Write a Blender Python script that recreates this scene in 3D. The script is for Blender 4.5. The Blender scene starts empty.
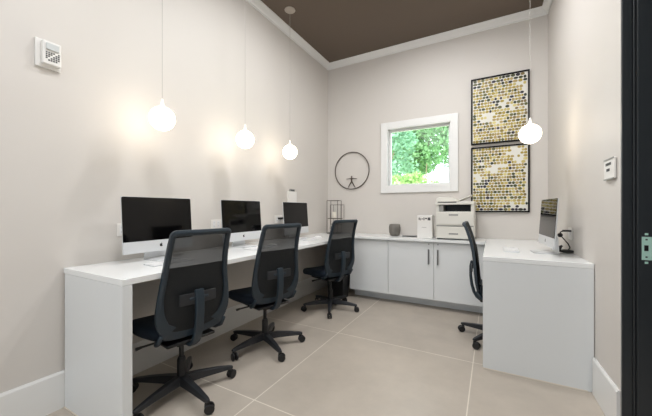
import bpy, bmesh, math, random
from mathutils import Vector, Matrix
random.seed(7)
C = bpy.context.scene.collection
PI = math.pi
S = bpy.context.scene

# ------------------------------------------------------------------ camera
cd = bpy.data.cameras.new('camera'); cam = bpy.data.objects.new('camera', cd); C.objects.link(cam)
cd.sensor_width = 36; cd.lens = 301.0 / 652 * 36; cd.shift_y = 1.5 / 652; cd.clip_start = 0.03
cam.location = (2.06, 0, 1.08); cam.rotation_euler = (PI / 2, 0, math.radians(28.88))
S.camera = cam
# ------------------------------------------------------------------ view
S.view_settings.view_transform = 'Standard'; S.view_settings.look = 'None'
S.view_settings.gamma = 1; S.view_settings.use_curve_mapping = False
S.view_settings.exposure = 0.58
# ------------------------------------------------------------------ world and lights
w = bpy.data.worlds.new('sky'); S.world = w; w.use_nodes = True
wn = w.node_tree.nodes; bg = wn['Background']
bg.inputs[0].default_value = (0.80, 0.90, 1.0, 1); bg.inputs[1].default_value = 4.0
def light(kind, loc, energy, col, size=None, rot=(0, 0, 0), size_y=None, spread=None):
    d = bpy.data.lights.new('light', kind); d.energy = energy; d.color = col
    if kind == 'AREA':
        d.size = size
        if size_y: d.shape = 'RECTANGLE'; d.size_y = size_y
        else: d.shape = 'DISK'
        if spread: d.spread = spread
    elif kind == 'POINT': d.shadow_soft_size = size
    o = bpy.data.objects.new('light', d); C.objects.link(o); o.location = loc; o.rotation_euler = rot
    return o
WARM = (1.0, 0.90, 0.78); NEUT = (0.985, 0.99, 1.0); COOL = (0.72, 0.86, 1.0)
sun = light('SUN', (0, 0, 20), 6.5, (1, .96, .88), rot=(math.radians(-38), math.radians(22), 0)); sun.data.angle = .02
sun.rotation_euler = (math.radians(42), 0, math.radians(25))
DOWN_AND_FILL = ((1.10, 0.69), (1.05, 2.05), (1.4, 3.0), (1.62, 0.80), (1.80, 2.55))  # last pair: unseen fill lamps added to brighten the right wall
for (x, y), e in zip(DOWN_AND_FILL, (8, 12, 2, 10, 11)):
    light('AREA', (x, y, 3.135), e, NEUT, .9 if 1.5 < x < 1.7 else .16)
light('AREA', (1.30, -1.30, 3.10), 20, NEUT, 2.0, size_y=2.2)                      # added soft fill overhead behind the camera, no fixture there
light('AREA', (1.25, -2.50, 1.60), 13, COOL, 2.0, rot=(PI / 2, 0, 0), size_y=1.8)  # added cool fill from behind the camera, the rear wall has no glazing
GLOBES = ((.232, 1.168, 1.655), (.23, 1.90, 1.672), (.227, 2.55, 1.675), (2.317, 2.80, 1.664))

# ------------------------------------------------------------------ materials
def lin(c): return tuple(((v / 255 + .055) / 1.055) ** 2.4 if v / 255 > .04045 else v / 255 / 12.92 for v in c) + (1,)
def mat(name, c, rough=.5, metal=0, emit=0, alpha=1, coat=0, var=0, scale=20, bump=0, spec=.5, stretch=None):
    m = bpy.data.materials.new(name); m.use_nodes = True; n = m.node_tree.nodes; l = m.node_tree.links
    b = n['Principled BSDF']; b.inputs['Base Color'].default_value = lin(c); b.inputs['Roughness'].default_value = rough
    b.inputs['Metallic'].default_value = metal; b.inputs['Alpha'].default_value = alpha
    b.inputs['Coat Weight'].default_value = coat; b.inputs['Coat Roughness'].default_value = .05
    b.inputs['Specular IOR Level'].default_value = spec
    if emit: b.inputs['Emission Color'].default_value = lin(c); b.inputs['Emission Strength'].default_value = emit
    if var or bump:
        tc = n.new('ShaderNodeTexCoord'); mp = n.new('ShaderNodeMapping'); l.new(tc.outputs['Object'], mp.inputs[0])
        if stretch: mp.inputs['Scale'].default_value = stretch
        no = n.new('ShaderNodeTexNoise'); no.inputs['Scale'].default_value = scale; no.inputs['Detail'].default_value = 4
        l.new(mp.outputs[0], no.inputs['Vector'])
        if var:
            hs = n.new('ShaderNodeMixRGB'); hs.blend_type = 'MIX'
            k1 = tuple(v * (1 - var) for v in lin(c)[:3]) + (1,); k2 = tuple(min(1, v * (1 + var)) for v in lin(c)[:3]) + (1,)
            hs.inputs[1].default_value = k1; hs.inputs[2].default_value = k2
            l.new(no.outputs['Fac'], hs.inputs[0]); l.new(hs.outputs[0], b.inputs['Base Color'])
        if bump:
            bp = n.new('ShaderNodeBump'); bp.inputs['Strength'].default_value = bump; bp.inputs['Distance'].default_value = .002
            l.new(no.outputs['Fac'], bp.inputs['Height']); l.new(bp.outputs[0], b.inputs['Normal'])
    return m
M = {}
M['wall'] = mat('wall paint', (212, 207, 201), .55, var=.015, scale=3, bump=.05)
M['ceil'] = mat('ceiling paint', (98, 85, 73), .6, var=.02, scale=3)
M['trim'] = mat('trim white', (232, 232, 230), .35, var=.01)
M['white'] = mat('white laminate', (226, 229, 230), .22, var=.01, scale=6)
M['worktop'] = mat('white quartz', (240, 242, 242), .12, var=.012, scale=30)
M['cab'] = mat('cabinet white', (232, 235, 236), .25, var=.01, scale=5)
M['gap'] = mat('cabinet shadow gap', (150, 150, 150), .6, var=.02)
M['handle'] = mat('brushed nickel', (150, 150, 152), .35, .9, var=.03, scale=200)
M['black'] = mat('black plastic', (24, 24, 26), .45, var=.05)
M['frame'] = mat('chair frame', (34, 47, 57), .42, var=.05, scale=60, bump=.1)
M['base'] = mat('chair base nylon', (38, 40, 44), .35, var=.05, scale=50)
M['seat'] = mat('seat fabric', (22, 36, 52), .85, var=.18, scale=400, bump=.4)
M['tyre'] = mat('castor', (18, 18, 20), .4, var=.05)
M['chrome'] = mat('gas lift', (90, 92, 96), .25, .9, var=.02)
M['alu'] = mat('aluminium', (222, 224, 226), .3, .25, var=.01, scale=80)
M['display'] = mat('display glass', (6, 6, 7), .06, var=.02, spec=.3)
M['logo'] = mat('logo black', (14, 14, 14), .3, var=.02)
M['key'] = mat('keys', (236, 236, 236), .5, var=.01)
M['plate'] = mat('outlet plate', (236, 233, 228), .35, var=.01)
M['dark'] = mat('dark print', (70, 70, 72), .6, var=.05)
M['printer'] = mat('printer shell', (222, 220, 212), .45, var=.01)
M['printer2'] = mat('printer grey', (150, 150, 146), .45, var=.02)
M['cavity'] = mat('printer cavity', (48, 52, 52), .5, var=.05)
M['pot'] = mat('grey ceramic', (112, 108, 102), .6, var=.12, scale=60)
M['bronze'] = mat('bronze wire', (78, 66, 56), .45, .5, var=.05, scale=50)
M['candle'] = mat('wax', (238, 232, 220), .5, var=.01)
M['doorblk'] = mat('door frame black', (48, 52, 55), .34, var=.04, scale=10)
M['doorblk2'] = mat('door frame rebate', (16, 17, 18), .5, var=.04)
M['mint'] = mat('strike plate', (196, 236, 222), .35, .1, var=.03)
M['cord'] = mat('pendant cord', (176, 172, 166), .5, var=.02)
M['canopy'] = mat('satin nickel', (196, 188, 178), .3, .8, var=.02)
M['bulbcap'] = mat('globe cap', (244, 238, 230), .4, emit=.5)
M['globe'] = mat('opal glass globe', (255, 240, 216), .3, emit=5.0)
M['caulk'] = mat('caulk', (222, 214, 200), .6, var=.02)
M['sign'] = mat('sign white', (232, 230, 226), .4, var=.01)
M['red'] = mat('sensor lens', (206, 210, 210), .1, coat=.5, var=.02)

def mesh_mat(name, lo, hi):
    m = bpy.data.materials.new(name); m.use_nodes = True; n = m.node_tree.nodes; l = m.node_tree.links
    b = n['Principled BSDF']; b.inputs['Base Color'].default_value = lin((22, 26, 29)); b.inputs['Roughness'].default_value = .7
    tr = n.new('ShaderNodeBsdfTransparent'); mx = n.new('ShaderNodeMixShader')
    tc = n.new('ShaderNodeTexCoord'); wv = n.new('ShaderNodeTexWave'); wv.bands_direction = 'Z'; wv.inputs['Scale'].default_value = 60
    l.new(tc.outputs['Object'], wv.inputs[0])
    mr = n.new('ShaderNodeMapRange'); mr.inputs[3].default_value = lo; mr.inputs[4].default_value = hi
    l.new(wv.outputs['Fac'], mr.inputs[0]); l.new(mr.outputs[0], mx.inputs[0])
    l.new(tr.outputs[0], mx.inputs[1]); l.new(b.outputs[0], mx.inputs[2]); l.new(mx.outputs[0], n['Material Output'].inputs[0])
    return m
M['mesh'] = mesh_mat('chair mesh', .84, .94); M['lining'] = mesh_mat('chair lining', .90, 1.0)
def glass_mat():
    m = bpy.data.materials.new('window glass'); m.use_nodes = True; n = m.node_tree.nodes; l = m.node_tree.links
    tr = n.new('ShaderNodeBsdfTransparent'); tr.inputs[0].default_value = (.93, .97, .95, 1); gl = n.new('ShaderNodeBsdfGlossy'); gl.inputs['Roughness'].default_value = .02
    fr = n.new('ShaderNodeFresnel'); mx = n.new('ShaderNodeMixShader')
    l.new(fr.outputs[0], mx.inputs[0]); l.new(tr.outputs[0], mx.inputs[1]); l.new(gl.outputs[0], mx.inputs[2]); l.new(mx.outputs[0], n['Material Output'].inputs[0])
    return m
M['glass'] = glass_mat()
def tile_mat():
    m = bpy.data.materials.new('floor tile'); m.use_nodes = True; n = m.node_tree.nodes; l = m.node_tree.links
    b = n['Principled BSDF']; tc = n.new('ShaderNodeTexCoord'); mp = n.new('ShaderNodeMapping')
    TX, TY = 1.063, 1.063
    mp.inputs['Location'].default_value = (-.880 + 4 * TX, -1.298 + 4 * TY, 0)
    l.new(tc.outputs['Object'], mp.inputs[0])
    br = n.new('ShaderNodeTexBrick'); br.offset = 0; br.squash = 1
    br.inputs['Scale'].default_value = 1; br.inputs['Brick Width'].default_value = TX; br.inputs['Row Height'].default_value = TY
    br.inputs['Mortar Size'].default_value = .0038; br.inputs['Mortar Smooth'].default_value = .3
    br.inputs['Color1'].default_value = lin((190, 180, 167)); br.inputs['Color2'].default_value = lin((184, 174, 162)); br.inputs['Mortar'].default_value = lin((226, 218, 205))
    l.new(mp.outputs[0], br.inputs[0])
    no = n.new('ShaderNodeTexNoise'); no.inputs['Scale'].default_value = 2.2; no.inputs['Detail'].default_value = 8; no.inputs['Roughness'].default_value = .65
    l.new(tc.outputs['Object'], no.inputs[0])
    cr = n.new('ShaderNodeMapRange'); cr.inputs[1].default_value = .3; cr.inputs[2].default_value = .7; cr.inputs[3].default_value = .86; cr.inputs[4].default_value = 1.08
    l.new(no.outputs['Fac'], cr.inputs[0])
    mx = n.new('ShaderNodeMixRGB'); mx.blend_type = 'MULTIPLY'; mx.inputs[0].default_value = 1
    l.new(br.outputs[0], mx.inputs[1]); l.new(cr.outputs[0], mx.inputs[2]); l.new(mx.outputs[0], b.inputs['Base Color'])
    b.inputs['Roughness'].default_value = .42
    return m
M['tile'] = tile_mat()

# ------------------------------------------------------------------ mesh helpers
def B(): return bmesh.new()
def bx(bm, x0, x1, y0, y1, z0, z1, mi=0):
    r = bmesh.ops.create_cube(bm, size=1)
    for v in r['verts']:
        v.co = Vector(((x0 + x1) / 2 + v.co.x * (x1 - x0), (y0 + y1) / 2 + v.co.y * (y1 - y0), (z0 + z1) / 2 + v.co.z * (z1 - z0)))
    for f in {f for v in r['verts'] for f in v.link_faces}: f.material_index = mi
    return r['verts']
def tube(bm, pts, r, seg=10, closed=False, cap=True):
    pts = [Vector(p) for p in pts]; n = len(pts); rings = []
    rad = r if isinstance(r, (list, tuple)) else [r] * n
    prev = None
    for i, p in enumerate(pts):
        if closed: t = (pts[(i + 1) % n] - pts[i - 1]).normalized()
        else: t = (pts[min(i + 1, n - 1)] - pts[max(i - 1, 0)]).normalized()
        if prev is None:
            a = Vector((0, 0, 1)) if abs(t.z) < .9 else Vector((1, 0, 0))
            u = t.cross(a).normalized()
        else:
            u = (prev - t * prev.dot(t)).normalized()
        prev = u; vv = t.cross(u)
        rings.append([bm.verts.new(p + rad[i] * (math.cos(2 * PI * k / seg) * u + math.sin(2 * PI * k / seg) * vv)) for k in range(seg)])
    m = n if closed else n - 1
    for i in range(m):
        A, D = rings[i], rings[(i + 1) % n]
        for k in range(seg): bm.faces.new((A[k], A[(k + 1) % seg], D[(k + 1) % seg], D[k]))
    if cap and not closed:
        bm.faces.new(rings[0][::-1]); bm.faces.new(rings[-1])
def lathe(bm, prof, c=(0, 0, 0), seg=32):
    rings = []
    for r, z in prof:
        rings.append([bm.verts.new((c[0] + max(r, 1e-5) * math.cos(2 * PI * k / seg), c[1] + max(r, 1e-5) * math.sin(2 * PI * k / seg), c[2] + z)) for k in range(seg)])
    for i in range(len(rings) - 1):
        for k in range(seg): bm.faces.new((rings[i][k], rings[i][(k + 1) % seg], rings[i + 1][(k + 1) % seg], rings[i + 1][k]))
    bm.faces.new(rings[0][::-1]); bm.faces.new(rings[-1])
def prism(bm, poly, axis, a0, a1):
    """poly: 2D points; extruded along axis ('x': poly=(y,z), 'y': poly=(x,z), 'z': poly=(x,y))"""
    def P(p, a): return {'x': (a, p[0], p[1]), 'y': (p[0], a, p[1]), 'z': (p[0], p[1], a)}[axis]
    A = [bm.verts.new(P(p, a0)) for p in poly]; D = [bm.verts.new(P(p, a1)) for p in poly]
    bm.faces.new(A[::-1]); bm.faces.new(D); n = len(poly)
    for i in range(n): bm.faces.new((A[i], A[(i + 1) % n], D[(i + 1) % n], D[i]))
def obj(name, bm, m, parent=None, bevel=0, smooth=False, sub=0, seg=2):
    bmesh.ops.recalc_face_normals(bm, faces=bm.faces)
    me = bpy.data.meshes.new(name); bm.to_mesh(me); bm.free()
    for q in (m if isinstance(m, (list, tuple)) else [m]): me.materials.append(q)
    if smooth:
        for p in me.polygons: p.use_smooth = True
    o = bpy.data.objects.new(name, me); C.objects.link(o)
    if parent: o.parent = parent
    if bevel:
        b = o.modifiers.new('bevel', 'BEVEL'); b.width = bevel; b.segments = seg; b.limit_method = 'ANGLE'; b.angle_limit = math.radians(35)
        for p in me.polygons: p.use_smooth = True
        nw = o.modifiers.new('wn', 'WEIGHTED_NORMAL'); nw.keep_sharp = True
    if sub:
        s = o.modifiers.new('sub', 'SUBSURF'); s.levels = sub; s.render_levels = sub
    return o
def tag(o, label, cat, group=None):
    o['label'] = label; o['category'] = cat
    if group: o['group'] = group
    return o
def thing(name, label, cat, loc=(0, 0, 0), rz=0, group=None):
    o = bpy.data.objects.new(name, None); C.objects.link(o); o.location = loc; o.rotation_euler = (0, 0, rz); o.empty_display_size = .1
    return tag(o, label, cat, group)
def struct(name, bm, m, **k):
    o = obj(name, bm, m, **k); o['kind'] = 'structure'; return o
def dup(root, loc, rz, label):
    r = root.copy(); C.objects.link(r); r.location = loc; r.rotation_euler = (0, 0, rz); r['label'] = label
    def rec(src, dst):
        for ch in src.children:
            c = ch.copy(); C.objects.link(c); c.parent = dst; rec(ch, c)
    rec(root, r); return r

# ------------------------------------------------------------------ room shell
def WR(y): return 2.589 - .019 * (y - 2.31)
def slant(bm, all_=True):
    for v in bm.verts:
        if all_ or v.co.x > 2.5: v.co.x += WR(v.co.y) - 2.577
    return bm
W, D, H, YB, YE = 2.577, 3.795, 3.15, -2.7, 1.932
HX = 4.2
b = B(); bx(b, -.15, HX, YB - .15, D + .15, -.12, 0); struct('floor', b, M['tile'])
b = B(); bx(b, -.15, HX, YB - .15, D + .15, H, H + .12); struct('ceiling', b, M['ceil'])
b = B(); bx(b, -.15, 0, YB, D + .15, 0, H); struct('wall_left', b, M['wall'])
b = B(); bx(b, -.15, HX, YB - .15, YB, 0, H); struct('wall_rear', b, M['wall'])
wx0, wx1, wz0, wz1 = .872, 1.642, 1.372, 2.118
b = B()
bx(b, 0, wx0, D, D + .15, 0, H); bx(b, wx1, HX, D, D + .15, 0, H)
bx(b, wx0, wx1, D, D + .15, 0, wz0); bx(b, wx0, wx1, D, D + .15, wz1, H)
struct('wall_back', b, M['wall'])
b = B(); bx(b, W, W + .30, YE, D, 0, H); bx(b, W, W + .30, YB, .70, 0, H); bx(b, W, W + .30, .70, YE, 2.45, H); slant(b)
struct('wall_right', b, M['wall'])
b = B(); bx(b, HX, HX + .12, YB, D, 0, H); struct('wall_hall', b, M['wall'])
# baseboards
def baseboard(name, poly_pts, axis, a0, a1):
    b = B(); prism(b, poly_pts, axis, a0, a1)
    if name.endswith('right'): slant(b)
    struct(name, b, M['trim'])
bh = .200; t = .014
baseboard('baseboard_left', [(.001, 0), (t, 0), (t, bh - .012), (t - .006, bh), (.001, bh)], 'y', YB, D - .003)
baseboard('baseboard_right', [(W - .001, 0), (W - t, 0), (W - t, bh + .003), (W - t + .006, bh + .015), (W - .001, bh + .015)], 'y', YE + .002, 2.30)
baseboard('baseboard_rear', [(YB + .001, 0), (YB + t, 0), (YB + t, bh), (YB + .001, bh)], 'x', .02, W)
# crown moulding: profile p = distance from the wall
cp = [(.001, H - .076), (.010, H - .076), (.012, H - .062), (.022, H - .054), (.040, H - .026), (.050, H - .016), (.056, H - .001), (.001, H - .001)]
b = B(); prism(b, cp, 'y', YB, D - .002); struct('trim_1', b, M['trim'])
b = B(); prism(b, [(W - p, z) for p, z in cp], 'y', YB, D - .002); slant(b); struct('trim_2', b, M['trim'])
b = B(); prism(b, [(D - p, z) for p, z in cp], 'x', .002, W - .002); struct('trim_3', b, M['trim'])
# window
wroot = None
b = B()
ox0, ox1, oz0, oz1 = .793, 1.718, 1.292, 2.198
bx(b, ox0, wx0, D - .022, D - .001, oz0, oz1); bx(b, wx1, ox1, D - .022, D - .001, oz0, oz1)
bx(b, wx0, wx1, D - .022, D - .001, oz0, wz0); bx(b, wx0, wx1, D - .022, D - .001, wz1, oz1)
win = struct('window_1', b, M['trim'], bevel=.003)
b = B()   # reveal lining and sash
bx(b, wx0, wx0 + .010, D - .02, D + .14, wz0, wz1); bx(b, wx1 - .010, wx1, D - .02, D + .14, wz0, wz1)
bx(b, wx0 + .01, wx1 - .01, D - .02, D + .14, wz0, wz0 + .010); bx(b, wx0 + .01, wx1 - .01, D - .02, D + .14, wz1 - .010, wz1)
obj('window_lining', b, M['trim'], win)
b = B(); s = .024; x0, x1, z0, z1 = wx0 + .011, wx1 - .011, wz0 + .011, wz1 - .011
bx(b, x0, x0 + s, D + .05, D + .09, z0, z1); bx(b, x1 - s, x1, D + .05, D + .09, z0, z1)
bx(b, x0 + s, x1 - s, D + .05, D + .09, z0, z0 + s); bx(b, x0 + s, x1 - s, D + .05, D + .09, z1 - s, z1)
obj('window_sash', b, M['trim'], win, bevel=.003)
b = B(); bx(b, x0 + s, x1 - s, D + .066, D + .070, z0 + s, z1 - s); obj('window_pane', b, M['glass'], win)
# door frame in the right wall (opening runs towards the camera)
door = B()
WD = WR(YE)
bx(door, WD + .001, WD + .038, YE - .012, YE - .001, 0, 2.449); bx(door, WD + .041, WD + .050, YE - .009, YE - .001, 0, 2.449)
bx(door, WD + .053, WD + .30, YE - .016, YE - .001, 0, 2.449)
bx(door, WD + .001, WD + .30, .701, .746, 0, 2.449); bx(door, WD + .001, WD + .30, .746, YE - .017, 2.404, 2.449)
dj = struct('door_1', door, M['doorblk'], bevel=.003)
b = B(); bx(b, WD + .0382, WD + .0408, YE - .006, YE - .001, 0, 2.40); bx(b, WD + .0502, WD + .0528, YE - .006, YE - .001, 0, 2.40); obj('door_rebate', b, M['doorblk2'], dj)
sx = WD + .067
b = B(); zs0, zs1 = .848, .955
yf = YE - .0165
bx(b, sx, sx + .034, yf - .002, yf, zs0, zs1); sp = obj('strike_plate', b, M['mint'], dj, bevel=.0008)
b = B(); bx(b, sx + .008, sx + .022, yf - .0028, yf - .0022, .890, .916); obj('latch_hole', b, M['doorblk2'], sp)
b = B()
for zc in (.862, .942, ): bx(b, sx + .012, sx + .019, yf - .0028, yf - .0022, zc - .003, zc + .003)
obj('plate_screw', b, M['doorblk2'], sp)
b = B()
for zc in (.836, .967): bx(b, sx + .010, sx + .022, yf - .002, yf - .0001, zc - .005, zc + .005)
obj('frame_screw', b, M['mint'], dj, bevel=.001)

# ------------------------------------------------------------------ desks, counter, cabinets
TZ = .76
t_ = thing('desk', 'long white built-in desk with waterfall end along the left wall', 'desk', (0, .750, 0))
b = B(); bx(b, .002, .588, 0, 3.041, TZ - .030, TZ); obj('desktop', b, M['worktop'], t_, bevel=.002)
b = B(); bx(b, .016, .588, 0, .046, .001, TZ - .0305); obj('side_panel', b, M['white'], t_, bevel=.002)
b = B(); bx(b, .016, .586, -.004, -.0002, .0005, .006); obj('caulk_line', b, M['caulk'], t_)

t_ = thing('desk', 'short white built-in desk with solid end panel along the right wall', 'desk', (2.005, 2.312, 0))
b = B(); bx(b, 0, W - 2.007, 0, 1.48, TZ - .030, TZ)
for v in b.verts:
    if v.co.x > .3: v.co.x = WR(2.312 + v.co.y) - 2.007
obj('desktop', b, M['worktop'], t_, bevel=.002)
b = B(); bx(b, 0, WR(2.35) - 2.007, 0, .035, .001, TZ - .0310); obj('side_panel', b, M['white'], t_, bevel=.002)
b = B(); bx(b, 0, W - 2.025, -.004, -.0002, .0005, .006); obj('caulk_line', b, M['caulk'], t_)

b = B(); bx(b, .590, 2.003, 3.345, D - .003, TZ - .028, TZ)
tag(obj('countertop', b, M['worktop'], bevel=.002), 'white countertop above the low cabinets under the window', 'countertop')

def cabinet(label, x0, x1, doors):
    t = thing('cabinet', label, 'cabinet', (x0, D, 0), 0, 'low cabinets along the back wall')
    y0, y1 = 3.400 - D, -.003; w_ = x1 - x0
    b = B(); bx(b, .001, w_ - .001, y0, y1, .107, TZ - .0315); obj('body', b, M['gap'], t)
    b = B(); bx(b, .001, w_ - .001, y0 + .13, y1, .001, .1065); obj('toe_kick', b, M['cab'], t)
    for a0, a1, hx in doors:
        b = B(); bx(b, a0 - x0 + .0015, a1 - x0 - .0015, y0 - .020, y0 - .0005, .109, TZ - .036)
        d = obj('door', b, M['cab'], t, bevel=.0015)
        b = B(); hx -= x0
        tube(b, [(hx, y0 - .045, .492), (hx, y0 - .045, .652)], .0075, 12)
        for z in (.512, .632): tube(b, [(hx, y0 - .045, z), (hx, y0 - .020, z)], .004, 8)
        obj('handle', b, M['handle'], d, smooth=False)
        b = B(); tube(b, [(hx, y0 - .0225, .706), (hx, y0 - .020, .706)], .007, 12); obj('lock', b, M['handle'], d)
    return t
cabinet('white low cabinet with a single door, nearest the left desk', .53, 1.011, [(.53, 1.011, .572)])
cabinet('wide white low cabinet with double doors and centre handles, under the printer', 1.012, 2.003, [(1.012, 1.513, 1.463), (1.513, 2.003, 1.556)])

# ------------------------------------------------------------------ office chairs (local: faces +x)
def back_x(z):
    K = [(.335, -.105), (.37, -.122), (.42, -.146), (.50, -.160), (.58, -.167), (.66, -.172), (.74, -.181), (.82, -.197), (.90, -.221), (.98, -.252)]
    for (a, xa), (c, xc) in zip(K, K[1:]):
        if z <= c:
            t = max(0, (z - a) / (c - a)); t = t * t * (3 - 2 * t) if False else t
            return xa + (xc - xa) * t
    return K[-1][1]
def half_w(z):
    K = [(.345, .120), (.38, .145), (.42, .174), (.46, .196), (.50, .208), (.55, .211), (.62, .203), (.72, .189), (.82, .180), (.92, .174), (.98, .171)]
    for (a, xa), (c, xc) in zip(K, K[1:]):
        if z <= c: return xa + (xc - xa) * max(0, (z - a) / (c - a))
    return K[-1][1]
def bow(y): return .22 * y * y * 1.0           # the back wraps slightly forward at its sides
def ribbon(bm, loop, wd, th, closed=True):
    """loop: list of (point, inward dir, normal); rectangular section"""
    rings = []
    for p, i, n in loop:
        rings.append([bm.verts.new(p - i * wd[0] + n * th / 2), bm.verts.new(p + i * wd[1] + n * th / 2), bm.verts.new(p + i * wd[1] - n * th / 2), bm.verts.new(p - i * wd[0] - n * th / 2)])
    m = len(rings)
    for k in range(m if closed else m - 1):
        A, Q = rings[k], rings[(k + 1) % m]
        for j in range(4): bm.faces.new((A[j], A[(j + 1) % 4], Q[(j + 1) % 4], Q[j]))
    if not closed: bm.faces.new(rings[0][::-1]); bm.faces.new(rings[-1])
def make_chair(label, arm0):
    t = thing('office_chair', label, 'chair', (0, 0, 0), 0, 'office chairs at the desks')
    # seat cushion
    b = B(); n = 28; layers = []
    def outline(k, s):
        a = 2 * PI * k / n; ca, sa = math.cos(a), math.sin(a); e = .55
        x = .205 * s * abs(ca) ** e * (1 if ca > 0 else -1); y = .22 * s * abs(sa) ** e * (1 if sa > 0 else -1)
        if x < 0: y *= .92
        return x, y
    for s, z in ((.80, .358), (.95, .366), (1.0, .388), (1.0, .412), (.96, .430), (.85, .438), (.5, .434), (.15, .430)):
        ring = []
        for k in range(n):
            x, y = outline(k, s); zz = z - (.028 * max(0, (x - .06) / .145) ** 2) + .25 * y * y
            ring.append(b.verts.new((x + .085, y, zz)))
        layers.append(ring)
    for A, Q in zip(layers, layers[1:]):
        for k in range(n): b.faces.new((A[k], A[(k + 1) % n], Q[(k + 1) % n], Q[k]))
    b.faces.new(layers[0][::-1]); b.faces.new(layers[-1])
    obj('seat', b, M['seat'], t, smooth=True, sub=1)
    b = B(); bx(b, -.13, .16, -.14, .14, .340, .358); bx(b, -.10, .08, -.07, .07, .318, .340); obj('seat_pan', b, M['black'], t, bevel=.008)
    b = B(); tube(b, [(0.0, .10, .345), (.02, .20, .338), (.02, .235, .336)], [.006, .006, .010], 8); obj('lever', b, M['base'], t, smooth=True)
    # back frame: closed ribbon of varying width
    path = []
    NZ = 26
    zs = [.415 + (.945 - .415) * k / NZ for k in range(NZ + 1)]
    pts2 = [(-half_w(z), z) for z in zs]                                       # up the left side
    hw = half_w(.945)
    for k in range(1, 8):                                                      # top left corner
        a = PI - PI / 2 * k / 8; pts2.append((-(hw - .03) + .03 * math.cos(a), .945 + .030 * math.sin(a)))
    for k in range(0, 9): pts2.append((-(hw - .03) + 2 * (hw - .03) * k / 8, .975))
    for k in range(1, 8):
        a = PI / 2 - PI / 2 * k / 8; pts2.append(((hw - .03) + .03 * math.cos(a), .945 + .030 * math.sin(a)))
    pts2 += [(half_w(z), z) for z in reversed(zs)]
    hb = half_w(.415)
    for k in range(1, 12):
        a = -PI * k / 12; pts2.append((hb * math.copysign(abs(math.cos(a)) ** .7, math.cos(a)), .415 + .036 * math.sin(a)))
    def P3(y, z): return Vector((back_x(z) + bow(y), y, z))
    loop = []; m = len(pts2)
    for k in range(m):
        (ya, za), (yc, zc), (y, z) = pts2[k - 1], pts2[(k + 1) % m], pts2[k]
        tan = (P3(yc, zc) - P3(ya, za)).normalized(); nrm = Vector((1, 0, 0)); nrm = (nrm - tan * nrm.dot(tan)).normalized()
        inw = nrm.cross(tan).normalized(); c = Vector((0, -y, .66 - z)) 
        if inw.dot(c) < 0: inw = -inw
        loop.append((P3(y, z), inw, nrm, z))
    bmf = B(); rings = []
    for p, i, nr, z in loop:
        wdt = .028 + .030 * max(0, min(1, (.62 - z) / .15)) + .026 * max(0, min(1, (.45 - z) / .04)); 
        if z > .95: wdt = .030
        th = .018
        rings.append([bmf.verts.new(p + nr * th / 2), bmf.verts.new(p + i * wdt + nr * th / 2), bmf.verts.new(p + i * wdt - nr * th / 2), bmf.verts.new(p + i * wdt * .5 - nr * th * .8), bmf.verts.new(p - nr * th / 2)])
    for k in range(m):
        A, Q = rings[k], rings[(k + 1) % m]
        for j in range(5): bmf.faces.new((A[j], A[(j + 1) % 5], Q[(j + 1) % 5], Q[j]))
    obj('back_frame', bmf, M['frame'], t, bevel=.003)
    # mesh: grid across the frame
    b = B(); g = []; NR, NC = 26, 12
    for r in range(NR + 1):
        z = .392 + (.966 - .392) * r / NR; h_ = half_w(max(z, .36)) - .006 - (.018 if z > .955 or z < .42 else 0)
        row = []
        for c in range(NC + 1):
            y = -h_ + 2 * h_ * c / NC; row.append(b.verts.new(P3(y, z) + Vector((.004, 0, 0))))
        g.append(row)
    for r in range(NR):
        for c in range(NC): b.faces.new((g[r][c], g[r][c + 1], g[r + 1][c + 1], g[r + 1][c]))
    obj('back_mesh', b, M['mesh'], t, smooth=True)
    # back cushion layer on the lower half (dark fabric facing the sitter)
    b = B(); g = []
    for r in range(15):
        z = .425 + (.775 - .425) * r / 14; h_ = half_w(z) - .024
        g.append([b.verts.new(P3(-h_ + 2 * h_ * c / 10, z) + Vector((.016, 0, 0))) for c in range(11)])
    for r in range(14):
        for c in range(10): b.faces.new((g[r][c], g[r][c + 1], g[r + 1][c + 1], g[r + 1][c]))
    obj('back_lining', b, M['lining'], t, smooth=True)
    # lumbar bar and spine behind
    b = B(); lp = []
    for k in range(11):
        y = -.105 + .21 * k / 10; lp.append((P3(y, .60) + Vector((-.020 - .006 * math.cos(y * 12), 0, 0)), Vector((0, 0, 1)), Vector((1, 0, 0))))
    ribbon(b, lp, (.030, .030), .010, closed=False); lb = obj('lumbar_support', b, M['base'], t, bevel=.004)
    b = B(); bx(b, back_x(.6) - .034, back_x(.6) - .0262, -.055, .055, .592, .608); obj('lumbar_clip', b, M['frame'], lb, bevel=.004)
    b = B(); sp_ = [(-.02, .335), (-.08, .325), (-.13, .328), (-.158, .350), (-.180, .390), (-.196, .45), (-.204, .52), (-.204, .60), (-.196, .645)]
    ss = []
    for k in range(len(sp_) - 1):
        for q in range(3): f = q / 3; ss.append((sp_[k][0] * (1 - f) + sp_[k + 1][0] * f, sp_[k][1] * (1 - f) + sp_[k + 1][1] * f))
    ss.append(sp_[-1]); lp = []
    for k, (x, z) in enumerate(ss):
        a, c = ss[max(0, k - 1)], ss[min(len(ss) - 1, k + 1)]; tan = Vector((c[0] - a[0], 0, c[1] - a[1])).normalized()
        nr = Vector((0, 1, 0)).cross(tan); lp.append((Vector((x, 0, z)), Vector((0, 1, 0)), nr))
    ribbon(b, lp, (.024, .024), .020, closed=False); obj('spine', b, M['frame'], t, bevel=.005)
    for s in (-1, 1):
        b = B(); tube(b, [(-.02, s * .140, .368), (-.08, s * .172, .366), (-.12, s * .182, .385), (-.155, s * .182, .43)], [.012, .014, .014, .009], 10)
        obj('side_bracket', b, M['frame'], t, smooth=True)
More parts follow.
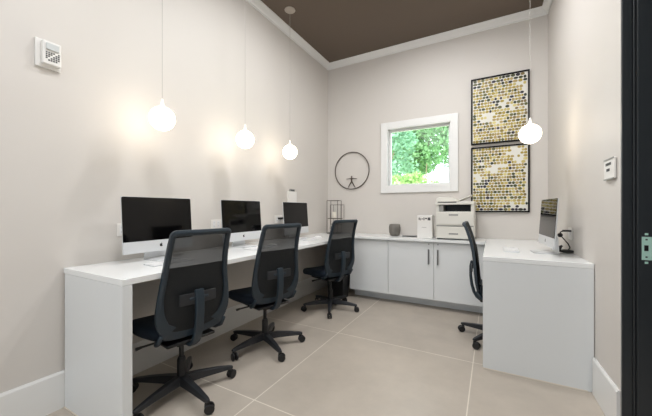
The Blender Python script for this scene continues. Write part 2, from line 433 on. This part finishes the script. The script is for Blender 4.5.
    # gas lift, hub, five arms with castors
    b = B(); lathe(b, [(.013, .17), (.013, .325)], seg=16); lathe(b, [(.024, .075), (.024, .20), (.019, .215)], seg=20); obj('gas_lift', b, M['black'], t, smooth=False)
    b = B(); lathe(b, [(.030, .055), (.040, .062), (.042, .092), (.030, .108)], seg=24); obj('hub', b, M['base'], t, bevel=.003)
    for k in range(5):
        a = arm0 + 2 * PI * k / 5; R = Matrix.Rotation(a, 4, 'Z')
        b = B()
        secs = [(.020, .026, .060, .110), (.10, .024, .064, .106), (.20, .020, .064, .096), (.278, .016, .062, .084), (.300, .010, .066, .078)]
        rr = []
        for x, hy, zl, zh in secs: rr.append([b.verts.new(v) for v in ((x, -hy, zl), (x, hy, zl), (x, hy * .75, zh), (x, -hy * .75, zh))])
        for A, Q in zip(rr, rr[1:]):
            for j in range(4): b.faces.new((A[j], A[(j + 1) % 4], Q[(j + 1) % 4], Q[j]))
        b.faces.new(rr[0][::-1]); b.faces.new(rr[-1]); b.transform(R)
        leg = obj('leg', b, M['base'], t, bevel=.004)
        b = B()
        ax = random.uniform(0, PI)
        for s in (-1, 1):
            wh = B(); lathe(wh, [(.004, -.0075), (.022, -.0075), (.0265, -.004), (.0265, .004), (.022, .0075), (.004, .0075)], seg=20)
            wh.transform(Matrix.Translation((.283, 0, .0268)) @ Matrix.Rotation(ax, 4, 'Z') @ Matrix.Translation((0.012, s * .013, 0)) @ Matrix.Rotation(PI / 2, 4, 'X'))
            me = bpy.data.meshes.new('tmp'); wh.to_mesh(me); wh.free(); b.from_mesh(me); bpy.data.meshes.remove(me)
        hd = B(); tube(hd, [(.283, 0, .036), (.283, 0, .070)], [.015, .010], 10); me = bpy.data.meshes.new('tmp'); hd.to_mesh(me); hd.free(); b.from_mesh(me); bpy.data.meshes.remove(me)
        b.transform(R); obj('castor', b, M['tyre'], leg)
    return t
CH = [((.460, 1.14), 171, -10, 'nearest black mesh-back office chair, blue-grey frame, pulled up to the first computer'),
      ((.487, 1.852), 164, -28, 'middle black mesh-back office chair at the left desk, before the second computer'),
      ((.52, 2.89), 160, -64, 'farthest black mesh-back office chair at the left desk, beside the low cabinets'),
      ((2.105, 2.835), 0, 163, 'black office chair seen edge-on, tucked behind the white panel of the right desk')]
for (x, y), ang, a0, lab in CH:
    c = make_chair(lab, math.radians(a0 - ang)); c.location = (x, y, 0); c.rotation_euler = (0, 0, math.radians(ang))

# ------------------------------------------------------------------ computers (local: screen faces +x, base at 0)
def make_computer(label):
    t = thing('desktop_computer', label, 'computer', (0, 0, 0), 0, 'all-in-one desktop computers')
    hw, z0, z1, tilt = .232, .052, .398, math.radians(4)
    T = Matrix.Translation((0, 0, .22)) @ Matrix.Rotation(-tilt, 4, 'Y') @ Matrix.Translation((0, 0, -.22))
    # housing: slim edge, bulged rear
    b = B(); NY, NZ = 12, 8; g = []
    for i in range(NY + 1):
        row = []
        for j in range(NZ + 1):
            u, v = -1 + 2 * i / NY, -1 + 2 * j / NZ
            row.append(b.verts.new((-.006 - .030 * (1 - u * u) ** .8 * (1 - v * v) ** .8, u * hw, (z0 + z1) / 2 + v * (z1 - z0) / 2)))
        g.append(row)
    fr = [[b.verts.new((0, -hw + 2 * hw * i / NY, z0 + (z1 - z0) * j / NZ)) for j in range(NZ + 1)] for i in range(NY + 1)]
    for G in (g, fr):
        for i in range(NY):
            for j in range(NZ): b.faces.new((G[i][j], G[i + 1][j], G[i + 1][j + 1], G[i][j + 1]))
    for i in range(NY):
        for j in (0, NZ): b.faces.new((g[i][j], g[i + 1][j], fr[i + 1][j], fr[i][j]))
    for j in range(NZ):
        for i in (0, NY): b.faces.new((g[i][j], g[i][j + 1], fr[i][j + 1], fr[i][j]))
    b.transform(T); obj('housing', b, M['alu'], t)
    def slab(x0, x1, y0, y1, za, zb, r=0):
        bb = B(); prism(bb, [(y0, za), (y1, za), (y1, zb - r), (y1 - r * .3, zb - r * .3), (y1 - r, zb), (y0 + r, zb), (y0 + r * .3, zb - r * .3), (y0, zb - r)] if r else [(y0, za), (y1, za), (y1, zb), (y0, zb)], 'x', x0, x1); bb.transform(T); return bb
    obj('display', slab(.0005, .003, -hw + .001, hw - .001, z0 + .072, z1 - .001, .008), M['display'], t)
    ch = obj('chin', slab(.0005, .003, -hw + .001, hw - .001, z0 + .001, z0 + .0715), M['alu'], t)
    # small dark apple-shaped mark on the chin
    pts = []
    for k in range(28):
        a = 2 * PI * k / 28; r = .0105 * (1 - .12 * abs(math.sin(a)) ** 8)
        y, z = r * math.cos(a), r * math.sin(a) * 1.05
        if math.hypot(y - .0115, z - .001) < .0055: y -= .0045
        pts.append((y, z))
    bb = B(); zc = z0 + .038; prism(bb, [(y, z + zc) for y, z in pts], 'x', .0032, .0038)
    prism(bb, [(0, .0115 + zc), (.004, .0125 + zc), (.005, .0165 + zc), (.001, .0155 + zc)], 'x', .0032, .0038); bb.transform(T); obj('logo', bb, M['logo'], ch)
    b = B(); prof = [(-.056, .001), (.095, .001), (.095, .005), (-.044, .007), (-.042, .10), (-.020, .20), (-.028, .205), (-.050, .11), (-.056, .012)]
    prism(b, prof, 'y', -.075, .075); obj('stand', b, M['alu'], t, bevel=.002)
    return t
pc = make_computer('nearest all-in-one computer on the left desk, large black screen and silver chin')
pc.location = (.16, 1.200, TZ); pc.rotation_euler = (0, 0, math.radians(0))
dup(pc, (.16, 1.945, TZ), 0, 'middle all-in-one computer on the left desk, between the first two chair backs')
dup(pc, (.16, 2.765, TZ), 0, 'farthest all-in-one computer on the left desk, under the white wall notice')
dup(pc, (2.418, 2.74, TZ), math.radians(184), 'all-in-one computer on the right desk, screen turned to the left')

def make_keyboard(label):
    t = thing('keyboard', label, 'keyboard', (0, 0, 0), 0, 'slim white keyboards')
    b = B(); prism(b, [(-.05, .0005), (.05, .0005), (.05, .004), (-.05, .009)], 'y', -.125, .125); obj('case', b, M['alu'], t, bevel=.001)
    b = B()
    for r in range(5):
        x = -.040 + r * .0175; z = .0085 - (x + .05) * .05
        for k in range(13):
            if r == 4 and 4 <= k <= 8: continue
            y = -.117 + k * .0182; bx(b, x, x + .0145, y, y + .0155, z - .001, z + .0015)
        if r == 4: bx(b, x, x + .0145, -.117 + 4 * .0182, -.117 + 9 * .0182 - .0027, z - .001, z + .0015)
    obj('keys', b, M['key'], t)
    return t
kb = make_keyboard('white keyboard on the desk in front of the nearest computer')
kb.location = (.36, 1.13, TZ); kb.rotation_euler = (0, 0, 0)
dup(kb, (.37, 1.91, TZ), 0, 'white keyboard on the desk in front of the middle computer')
dup(kb, (.37, 2.74, TZ), 0, 'white keyboard on the desk in front of the farthest left-hand computer')
dup(kb, (2.19, 2.77, TZ), PI, 'white keyboard on the right desk, left of its computer')
def make_mouse(label):
    t = thing('computer_mouse', label, 'mouse', (0, 0, 0), 0, 'white mice')
    b = B(); bmesh.ops.create_uvsphere(b, u_segments=20, v_segments=12, radius=1)
    for v in b.verts: v.co = Vector((v.co.x * .050, v.co.y * .027, max(0, v.co.z) * .020 + .0008))
    obj('shell', b, M['key'], t, smooth=True); return t
ms = make_mouse('white mouse on the desk by the farthest left-hand computer'); ms.location = (.34, 2.93, TZ)
dup(ms, (.36, 2.10, TZ), 0, 'white mouse on the desk by the middle computer')

# ------------------------------------------------------------------ pendant lights
def pendant(x, y, z, label):
    t = thing('pendant_light', label, 'pendant lamp', (x, y, H), 0, 'glowing globe pendant lights')
    dz = z - H
    b = B(); lathe(b, [(.052, -.012), (.056, -.006), (.056, -.0015)], seg=28); obj('canopy', b, M['canopy'], t, smooth=False, bevel=.002)
    b = B(); tube(b, [(0, 0, -.012), (0, 0, dz + .118)], .0016, 6); obj('cord', b, M['cord'], t)
    b = B(); lathe(b, [(.020, dz + .0715), (.012, dz + .085), (.007, dz + .110), (.005, dz + .124)], seg=16); obj('cap', b, M['bulbcap'], t, smooth=True)
    b = B(); bmesh.ops.create_uvsphere(b, u_segments=32, v_segments=20, radius=.075, matrix=Matrix.Translation((0, 0, dz))); obj('globe', b, M['globe'], t, smooth=True)
pendant(*GLOBES[0], 'glowing white globe pendant nearest the camera, above the first computer')
pendant(*GLOBES[1], 'glowing white globe pendant, middle of the three on the left')
pendant(*GLOBES[2], 'glowing white globe pendant of the left three nearest the back wall')
pendant(*GLOBES[3], 'glowing white globe pendant hanging in front of the framed pictures on the right')

# ------------------------------------------------------------------ wall art: framed dot pictures
DOTC = [(170, 150, 62), (142, 124, 46), (196, 180, 108), (66, 70, 30), (34, 27, 42), (128, 110, 66), (216, 202, 134), (98, 98, 52), (176, 154, 96), (44, 50, 34)]
DM = [mat('ink %s' % n, c, .45, coat=.12, var=.08, scale=40) for n, c in zip(('ochre', 'mustard', 'straw', 'olive', 'aubergine', 'taupe', 'cream', 'sage', 'sand', 'moss'), DOTC)]
M['artframe'] = mat('art frame black', (10, 10, 11), .5, spec=.2, var=.02)
M['paper'] = mat('art paper', (226, 224, 216), .5, coat=.12, var=.03, scale=10)
def picture(z0, z1, label, dark_rows, seed):
    x0, x1 = 1.852, 2.405; w_, h_ = x1 - x0, z1 - z0
    t = thing('framed_picture', label, 'picture', (x0, D - .001, z0), 0, 'framed dot pictures on the back wall')
    f = .016; b = B()
    bx(b, 0, f, -.028, -.0005, 0, h_); bx(b, w_ - f, w_, -.028, -.0005, 0, h_); bx(b, f, w_ - f, -.028, -.0005, 0, f); bx(b, f, w_ - f, -.028, -.0005, h_ - f, h_)
    obj('frame', b, M['artframe'], t, bevel=.0015)
    b = B(); bx(b, f, w_ - f, -.018, -.002, f, h_ - f); obj('backing', b, M['paper'], t)
    rnd = random.Random(seed); b = B(); rows = 22; rh = (h_ - 2 * f) / rows
    n1 = [rnd.uniform(-1, 1) for _ in range(64)]
    for r in range(rows):
        zc = f + rh * (r + .5); x = f + rnd.uniform(0, .012); dk = dark_rows(r / rows)
        while x < w_ - f - .012:
            wd = rnd.uniform(.022, .042) * (1.2 if dk > .5 else 1); xm = x + wd / 2
            if xm + wd / 2 > w_ - f: break
            u = xm / w_; fld = math.sin(u * 9 + r * .7 + n1[r % 64]) + math.sin(u * 4 - r * .33 + seed) + rnd.uniform(-.6, .6)
            if rnd.random() < dk * (.85 if fld > -.2 else .3): ci = rnd.choice((3, 4, 9, 7, 4))
            elif fld > 1.5: x += wd; continue
            elif fld > .5: ci = rnd.choice((0, 6, 2, 8))
            else: ci = rnd.choice((0, 1, 0, 2, 5, 7, 1, 3, 8))
            n = 12; vs = []
            ry = rh * .5 * rnd.uniform(.78, 1.04)
            for k in range(n): a = 2 * PI * k / n; vs.append(b.verts.new((xm + wd * .48 * math.cos(a), -.0188, zc + ry * math.sin(a))))
            fc = b.faces.new(vs); fc.material_index = ci; x += wd * rnd.uniform(.94, 1.05)
    o = obj('dot_pattern', b, DM, t)
    return t
picture(1.806, 2.544, 'upper framed picture of ochre and dark dots on the back wall', lambda v: .75 if v > .86 else .45 if .5 < v < .66 else .2 if v > .66 else .13, 3)
picture(1.050, 1.776, 'lower framed picture of ochre and cream dots, behind the printer', lambda v: .75 if v < .07 else .4 if .26 < v < .46 else .45 if .14 < v < .2 else .06, 11)

# ------------------------------------------------------------------ ring sculpture
t_ = thing('wall_sculpture', 'round bronze wire ring with a tiny outstretched figure on the back wall', 'wall art', (.378, D - .020, 1.611))
b = B(); tube(b, [(.252 * math.cos(2 * PI * k / 64), 0, .252 * math.sin(2 * PI * k / 64)) for k in range(64)], .0065, 8, closed=True); rg = obj('ring', b, M['bronze'], t_, smooth=True)
b = B(); fz = -.246
tube(b, [(-.055, 0, fz + .012), (-.040, 0, fz + .040), (-.012, 0, fz + .082), (0, 0, fz + .098)], [.004, .006, .008, .010], 8)
tube(b, [(.055, 0, fz + .012), (.036, 0, fz + .040), (.012, 0, fz + .082), (0, 0, fz + .098)], [.004, .006, .008, .010], 8)
tube(b, [(0, 0, fz + .088), (0, 0, fz + .115), (0, 0, fz + .142), (0, 0, fz + .152)], [.009, .009, .013, .005], 10)
tube(b, [(-.078, 0, fz + .134), (-.04, 0, fz + .137), (0, 0, fz + .141), (.04, 0, fz + .137), (.078, 0, fz + .134)], [.0035, .005, .007, .005, .0035], 8)
bmesh.ops.create_uvsphere(b, u_segments=12, v_segments=8, radius=.011, matrix=Matrix.Translation((0, 0, fz + .163)))
obj('figure', b, M['bronze'], t_, smooth=True)
b = B(); tube(b, [(0, .0, .252), (0, .018, .252)], .004, 8); obj('mount', b, M['bronze'], t_)

# ------------------------------------------------------------------ candle lantern in the corner
t_ = thing('wire_lantern', 'open bronze wire lantern in the far left corner of the desk', 'lantern', (.20, 3.60, TZ), math.radians(8))
def wire_box(x0, x1, y0, y1, z0, z1, r):
    b = B()
    for x in (x0, x1):
        for y in (y0, y1): tube(b, [(x, y, z0), (x, y, z1)], r, 6)
    for z in (z0 + r, z1 - r):
        for x in (x0, x1): tube(b, [(x, y0, z), (x, y1, z)], r, 6)
        for y in (y0, y1): tube(b, [(x0, y, z), (x1, y, z)], r, 6)
    return b
obj('outer_frame', wire_box(-.075, .075, -.075, .075, .001, .442, .0035), M['bronze'], t_)
obj('inner_frame', wire_box(-.045, .105, -.03, .105, .12, .385, .0025), M['bronze'], t_)
b = B(); bx(b, -.074, .104, -.05, .05, .195, .203); obj('shelf', b, M['bronze'], t_)
b = B(); lathe(b, [(.026, .2035), (.027, .215), (.027, .285), (.022, .290)], seg=20); cn = obj('candle', b, M['candle'], t_, smooth=False, bevel=.003)
b = B(); tube(b, [(0, 0, .289), (0, .001, .300)], .0012, 6); obj('wick', b, M['black'], cn)

# ------------------------------------------------------------------ things on the back counter
b = B(); prof = [(.042, .001), (.055, .008), (.068, .05), (.070, .10), (.064, .138), (.055, .142), (.052, .136), (.056, .10), (.050, .09)]
t_ = thing('planter', 'small rounded grey ceramic pot on the counter under the window', 'pot', (1.02, 3.62, TZ))
lathe(b, prof, seg=32); obj('bowl', b, M['pot'], t_, smooth=True)
b = B(); bmesh.ops.create_icosphere(b, subdivisions=3, radius=.048, matrix=Matrix.Translation((0, 0, .088)))
for v in b.verts:
    v.co.z = .088 + (v.co.z - .088) * .9 + .004 * random.random()
obj('contents', b, M['dark'], t_, smooth=True)
t_ = thing('tablet', 'flat dark tablet lying on the counter between pot and white box', 'tablet', (1.20, 3.62, TZ), math.radians(-6))
b = B(); bx(b, -.075, .075, -.05, .05, .0008, .008); obj('case', b, M['black'], t_, bevel=.002)
b = B(); bx(b, -.068, .068, -.043, .043, .0082, .0086); obj('screen', b, M['display'], t_)

t_ = thing('storage_box', 'small white box with dark printing along its top, left of the printer', 'box', (1.405, 3.45, TZ))
b = B(); bx(b, -.080, .082, 0, .14, .001, .256); obj('shell', b, M['sign'], t_, bevel=.004)
b = B(); bx(b, -.068, .070, -.0012, -.0002, .192, .236); lb = obj('panel', b, M['plate'], t_)
b = B(); x = -.064
for wd, h0, h1 in ((.012, .202, .230), (.007, .198, .226), (.016, .210, .220), (.010, .200, .232), (.022, .214, .228), (.030, .200, .232)):
    bx(b, x, x + wd, -.0020, -.0013, h0, h1); x += wd + .006
obj('printing', b, M['dark'], lb)
b = B(); bx(b, -.03, .02, -.0010, -.0002, .120, .124); obj('groove', b, M['printer2'], t_)

t_ = thing('printer', 'white multifunction office printer on the counter below the framed pictures', 'printer', (1.715, 3.42, TZ))
hw = .185
b = B(); bx(b, -hw, hw, .0, .332, .012, .298); obj('body', b, M['printer'], t_, bevel=.005)
b = B(); bx(b, -hw, -hw + .030, .0, .332, .2985, .370); bx(b, hw - .030, hw, .0, .332, .2985, .370); bx(b, -hw + .030, hw - .030, .24, .332, .2985, .370); obj('column', b, M['printer'], t_, bevel=.003)
b = B(); bx(b, -hw + .031, hw - .031, .03, .239, .2985, .302); bx(b, -hw + .031, hw - .031, .20, .239, .302, .368); obj('output_cavity', b, M['cavity'], t_)
b = B(); bx(b, -hw + .031, -hw + .075, .004, .19, .3025, .366); obj('inner_guard', b, M['printer2'], t_)
b = B(); bx(b, -hw - .004, hw + .004, -.015, .334, .3705, .404); sc = obj('scanner', b, M['printer'], t_, bevel=.006)
b = B(); bx(b, -hw + .02, .02, -.0165, -.0155, .392, .402); obj('control_panel', b, M['cavity'], sc)
b = B(); prism(b, [(-hw - .002, .405), (.03, .405), (.02, .430), (-.02, .448), (-hw + .03, .452), (-hw - .002, .440)], 'y', .04, .34); obj('document_feeder', b, M['printer'], t_, bevel=.006)
b = B(); prism(b, [(.02, .418), (.03, .410), (.16, .468), (.155, .476)], 'y', .06, .30); obj('feeder_tray', b, M['printer'], t_, bevel=.002)
for z0, z1 in ((.160, .290), (.020, .135)):
    b = B(); bx(b, -hw + .012, hw - .012, -.008, -.0005, z0, z1); dr = obj('paper_tray', b, M['printer'], t_, bevel=.003)
    zm = z1 - .035 if z0 > .1 else z0 + .036
    b = B(); bx(b, -.055, .035, -.0095, -.0085, zm, zm + .016); obj('handle_slot', b, M['printer2'], dr)
b = B(); bx(b, -hw + .005, hw - .005, -.003, -.0005, .141, .152); obj('seam_band', b, M['printer2'], t_)
b = B(); bx(b, -hw + .01, hw - .01, .01, .34, .0008, .0118); obj('foot', b, M['cavity'], t_)

# ------------------------------------------------------------------ wall-mounted bits
t_ = thing('alarm_strobe', 'white wall-mounted alarm strobe box high on the left wall', 'alarm', (.0, .690, 1.90))
b = B(); prism(b, [(-.060, -.078), (.045, -.078), (.045, .068), (-.060, .068)], 'x', .001, .012); obj('back_plate', b, M['sign'], t_, bevel=.003)
b = B(); prism(b, [(-.040, -.064), (.038, -.064), (.038, .058), (-.040, .058)], 'x', .0125, .042); hs = obj('housing', b, M['sign'], t_, bevel=.006)
b = B(); prism(b, [(-.028, .010), (.026, .010), (.026, .044), (-.028, .044)], 'x', .0425, .050); obj('lens', b, M['red'], hs, bevel=.003)
b = B()
for r in range(5):
    for k in range(6):
        if (r * 7 + k * 3) % 5 == 0: continue
        y = -.028 + k * .010; z = -.046 + r * .010; prism(b, [(y, z), (y + .007, z), (y + .007, z + .007), (y, z + .007)], 'x', .0422, .0432)
obj('sounder_grille', b, M['dark'], hs)

def outlet(label, y, z, w_, h_, gang):
    t = thing('wall_outlet', label, 'outlet', (0, y, z), 0, 'outlets above the left desk')
    b = B(); bx(b, .001, .007, -w_ / 2, w_ / 2, -h_ / 2, h_ / 2); p = obj('cover_plate', b, M['plate'], t, bevel=.002)
    for g in range(gang):
        yc = (g - (gang - 1) / 2) * .045
        b = B(); bx(b, .0072, .0085, yc - .013, yc + .013, -.028, .028); s_ = obj('socket', b, M['key'], p, bevel=.001)
        b = B()
        for zz in (-.015, .013):
            for dy in (-.005, .004): bx(b, .0086, .0088, yc + dy, yc + dy + .0015, zz - .004, zz + .004)
        obj('slots', b, M['dark'], s_)
outlet('small white outlet plate on the left wall beside the nearest computer', 1.045, .953, .055, .080, 1)
outlet('double white outlet plate on the left wall between nearest and middle computers', 1.790, .955, .110, .080, 2)
outlet('white outlet plate on the left wall between middle and farthest computers', 2.640, .975, .130, .085, 2)
t_ = thing('power_plug', 'black plug and short cable on the outlet left of the farthest computer', 'plug', (.009, 2.655, .975))
b = B(); bx(b, .0008, .035, -.03, .03, -.004, .018); obj('plug_body', b, M['black'], t_, bevel=.004)
b = B(); tube(b, [(.03, .02, .006), (.05, .05, .0), (.045, .07, -.04), (.02, .08, -.12), (.012, .08, -.205)], .0035, 8); obj('cable', b, M['black'], t_, smooth=True)
t_ = thing('wall_notice', 'white notice box on the left wall above the farthest computer', 'notice', (0, 2.895, 1.235))
b = B(); bx(b, .001, .018, -.085, .085, -.10, .055); nb = obj('box', b, M['sign'], t_, bevel=.003)
b = B(); bx(b, .001, .012, -.045, .055, .0555, .083); obj('clip', b, M['printer2'], t_, bevel=.003)
b = B(); bx(b, .0122, .0128, -.03, .04, .062, .076); obj('clip_lettering', b, M['dark'], t_)

t_ = thing('wall_sign', 'small white sign with dark lettering on the right wall by the door', 'sign', (WR(2.05), 2.05, 1.288))
b = B(); bx(b, -.010, -.001, -.076, .076, -.052, .050); sg = obj('plate', b, M['sign'], t_, bevel=.002)
b = B(); bx(b, -.0125, -.0102, -.074, .074, .046, .053); obj('rail', b, M['printer2'], sg)
b = B(); bx(b, -.0125, -.0102, -.074, .074, -.056, -.049); obj('rail', b, M['printer2'], sg)
b = B()
for z, y0, n in ((.018, .035, 5), (-.012, .022, 3)):
    for k in range(n): bx(b, -.0110, -.0102, y0 - k * .017, y0 - k * .017 + .013, z, z + .014)
obj('lettering', b, M['dark'], sg)
t_ = thing('wall_outlet', 'white outlet plate on the right wall behind the black cable', 'outlet', (WR(2.86), 2.86, .90))
b = B(); bx(b, -.007, -.001, -.06, .06, -.045, .045); p = obj('cover_plate', b, M['plate'], t_, bevel=.002)
for yc in (-.024, .024):
    b = B(); bx(b, -.0085, -.0072, yc - .013, yc + .013, -.028, .028); obj('socket', b, M['key'], p, bevel=.001)

# cable and adapter on the right desk
t_ = thing('power_adapter', 'black power adapter with looping cable on the right desk beside the computer', 'adapter', (2.530, 2.83, TZ))
b = B(); bx(b, -.01, .068, -.02, .012, .155, .168); obj('plug', b, M['black'], t_, bevel=.004)
b = B(); bmesh.ops.create_uvsphere(b, u_segments=14, v_segments=10, radius=.017, matrix=Matrix.Translation((-.022, 0, .128))); obj('ferrite', b, M['black'], t_, smooth=True)
b = B(); tube(b, [(-.005, -.01, .160), (-.022, -.005, .150), (-.022, 0, .128), (.0, 0, .10), (.025, -.005, .065), (.035, -.01, .035), (.02, -.02, .020)], .0042, 8); obj('cable', b, M['black'], t_, smooth=True)
b = B(); bmesh.ops.create_uvsphere(b, u_segments=20, v_segments=10, radius=1)
for v in b.verts: v.co = Vector((.010 + v.co.x * .052, -.025 + v.co.y * .042, .013 + v.co.z * .0122))
obj('brick', b, M['black'], t_, smooth=True)
b = B(); tube(b, [(-.020, -.05, .012), (-.036, -.055, .022), (-.030, -.055, .045), (-.018, -.055, .055)], [.006, .010, .012, .007], 8); obj('connector', b, M['black'], t_, smooth=True)

# waste bin under the counter corner
t_ = thing('waste_bin', 'black waste bin standing in the corner behind the farthest left-hand chair', 'bin', (.40, 3.33, 0))
b = B(); rings = []
for s, z in ((.095, .001), (.115, .30), (.122, .302), (.122, .312), (.108, .312), (.090, .02)):
    rings.append([b.verts.new((sx_ * s, sy_ * s * .85, z)) for sx_, sy_ in ((-1, -1), (1, -1), (1, 1), (-1, 1))])
for A, Q in zip(rings, rings[1:]):
    for k in range(4): b.faces.new((A[k], A[(k + 1) % 4], Q[(k + 1) % 4], Q[k]))
b.faces.new(rings[0][::-1]); b.faces.new(rings[-1]); obj('bucket', b, M['black'], t_, bevel=.004)
b = B(); bx(b, -.124, .124, -.106, .106, .3125, .322); obj('rim', b, M['base'], t_, bevel=.003)

# ------------------------------------------------------------------ outdoors behind the window
M['lawn'] = mat('lawn', (150, 176, 96), .9, var=.2, scale=6)
M['path'] = mat('pale paving', (214, 212, 200), .8, var=.06, scale=8)
M['bark'] = mat('bark', (110, 92, 74), .9, var=.2, scale=30)
def leafmat(name, c):
    m = mat(name, c, .6, var=.35, scale=4); n = m.node_tree.nodes; l = m.node_tree.links
    b = n['Principled BSDF']; tr = n.new('ShaderNodeBsdfTranslucent'); tr.inputs[0].default_value = lin(c); mx = n.new('ShaderNodeMixShader'); mx.inputs[0].default_value = .4
    l.new(b.outputs[0], mx.inputs[1]); l.new(tr.outputs[0], mx.inputs[2]); l.new(mx.outputs[0], n['Material Output'].inputs[0]); return m
LM = [leafmat('leaf green', (122, 160, 112)), leafmat('leaf blue green', (126, 164, 134)), leafmat('leaf yellow green', (150, 184, 108))]
b = B(); bx(b, -14, 14, D + .2, 30, -.25, -.05); o = obj('ground', b, M['lawn']); o['kind'] = 'structure'
b = B(); bx(b, -6, 6, D + 1.2, D + 4.4, -.0495, -.03); o = obj('path', b, M['path']); o['kind'] = 'structure'
def foliage(centres, n, size, m, seed):
    rnd = random.Random(seed); b = B()
    for _ in range(n):
        c, r = rnd.choice(centres)
        while True:
            v = Vector((rnd.uniform(-1, 1), rnd.uniform(-1, 1), rnd.uniform(-1, 1)))
            if .25 < v.length < 1: break
        p = Vector(c) + v * r
        a = Vector((rnd.gauss(0, 1), rnd.gauss(0, 1), rnd.gauss(0, 1))).normalized(); q = a.cross(Vector((rnd.gauss(0, 1), rnd.gauss(0, 1), rnd.gauss(0, 1)))).normalized(); s = size * rnd.uniform(.6, 1.3)
        b.faces.new([b.verts.new(p + k) for k in (a * s, q * s * .5, -a * s, -q * s * .5)])
    return b
def tree(loc, hgt, rad, label, cat, m, n, size, seed, name='tree', shrub=False):
    t = thing(name, label, cat, (loc[0], loc[1], -.05)); rnd = random.Random(seed); cs = []; br = []
    for k in range(14 if not shrub else 9):
        a = rnd.uniform(0, 2 * PI); r = rnd.uniform(0, rad * .75); z = hgt * (rnd.uniform(.45, .95) if not shrub else rnd.uniform(.3, .7))
        cs.append(((r * math.cos(a), r * math.sin(a), z), rad * rnd.uniform(.28, .48))); br.append((r * math.cos(a), r * math.sin(a), z))
    b = B(); tube(b, [(0, 0, 0), (.05, 0, hgt * .3), (0, .04, hgt * .6), (.05, 0, hgt * .85)], [.05 * rad, .04 * rad, .025 * rad, .01 * rad], 8)
    for p in br[:8]: tube(b, [(.03, 0, hgt * .25), (p[0] * .5, p[1] * .5, p[2] * .75), p], [.02 * rad, .013 * rad, .005 * rad], 5)
    obj('trunk', b, M['bark'], t, smooth=True)
    obj('foliage', foliage(cs, n, size, m, seed), m, t)
tree((-1.15, 10.0), 5.0, 1.25, 'blue-green leafy tree outside, left in the window view', 'tree', LM[1], 5000, .085, 21)
tree((1.15, 11.9), 5.6, 1.5, 'dense green tree outside, right in the window view', 'tree', LM[0], 8000, .09, 22)
tree((-1.2, 15.2), 6.6, 2.1, 'tall green tree outside, behind the others in the window view', 'tree', LM[0], 11000, .12, 23)
tree((.62, 7.6), 2.65, .68, 'bright yellow-green rounded shrub outside, bottom of the window view', 'shrub', LM[2], 5200, .05, 24, 'shrub', True)
tree((-.42, 8.0), 3.0, .5, 'small pale green shrub outside, lower left in the window view', 'shrub', LM[2], 2000, .045, 25, 'shrub', True)
tree((1.62, 8.6), 3.4, .5, 'dark blue-green shrub outside, lower right in the window view', 'shrub', LM[1], 2500, .055, 27, 'shrub', True)
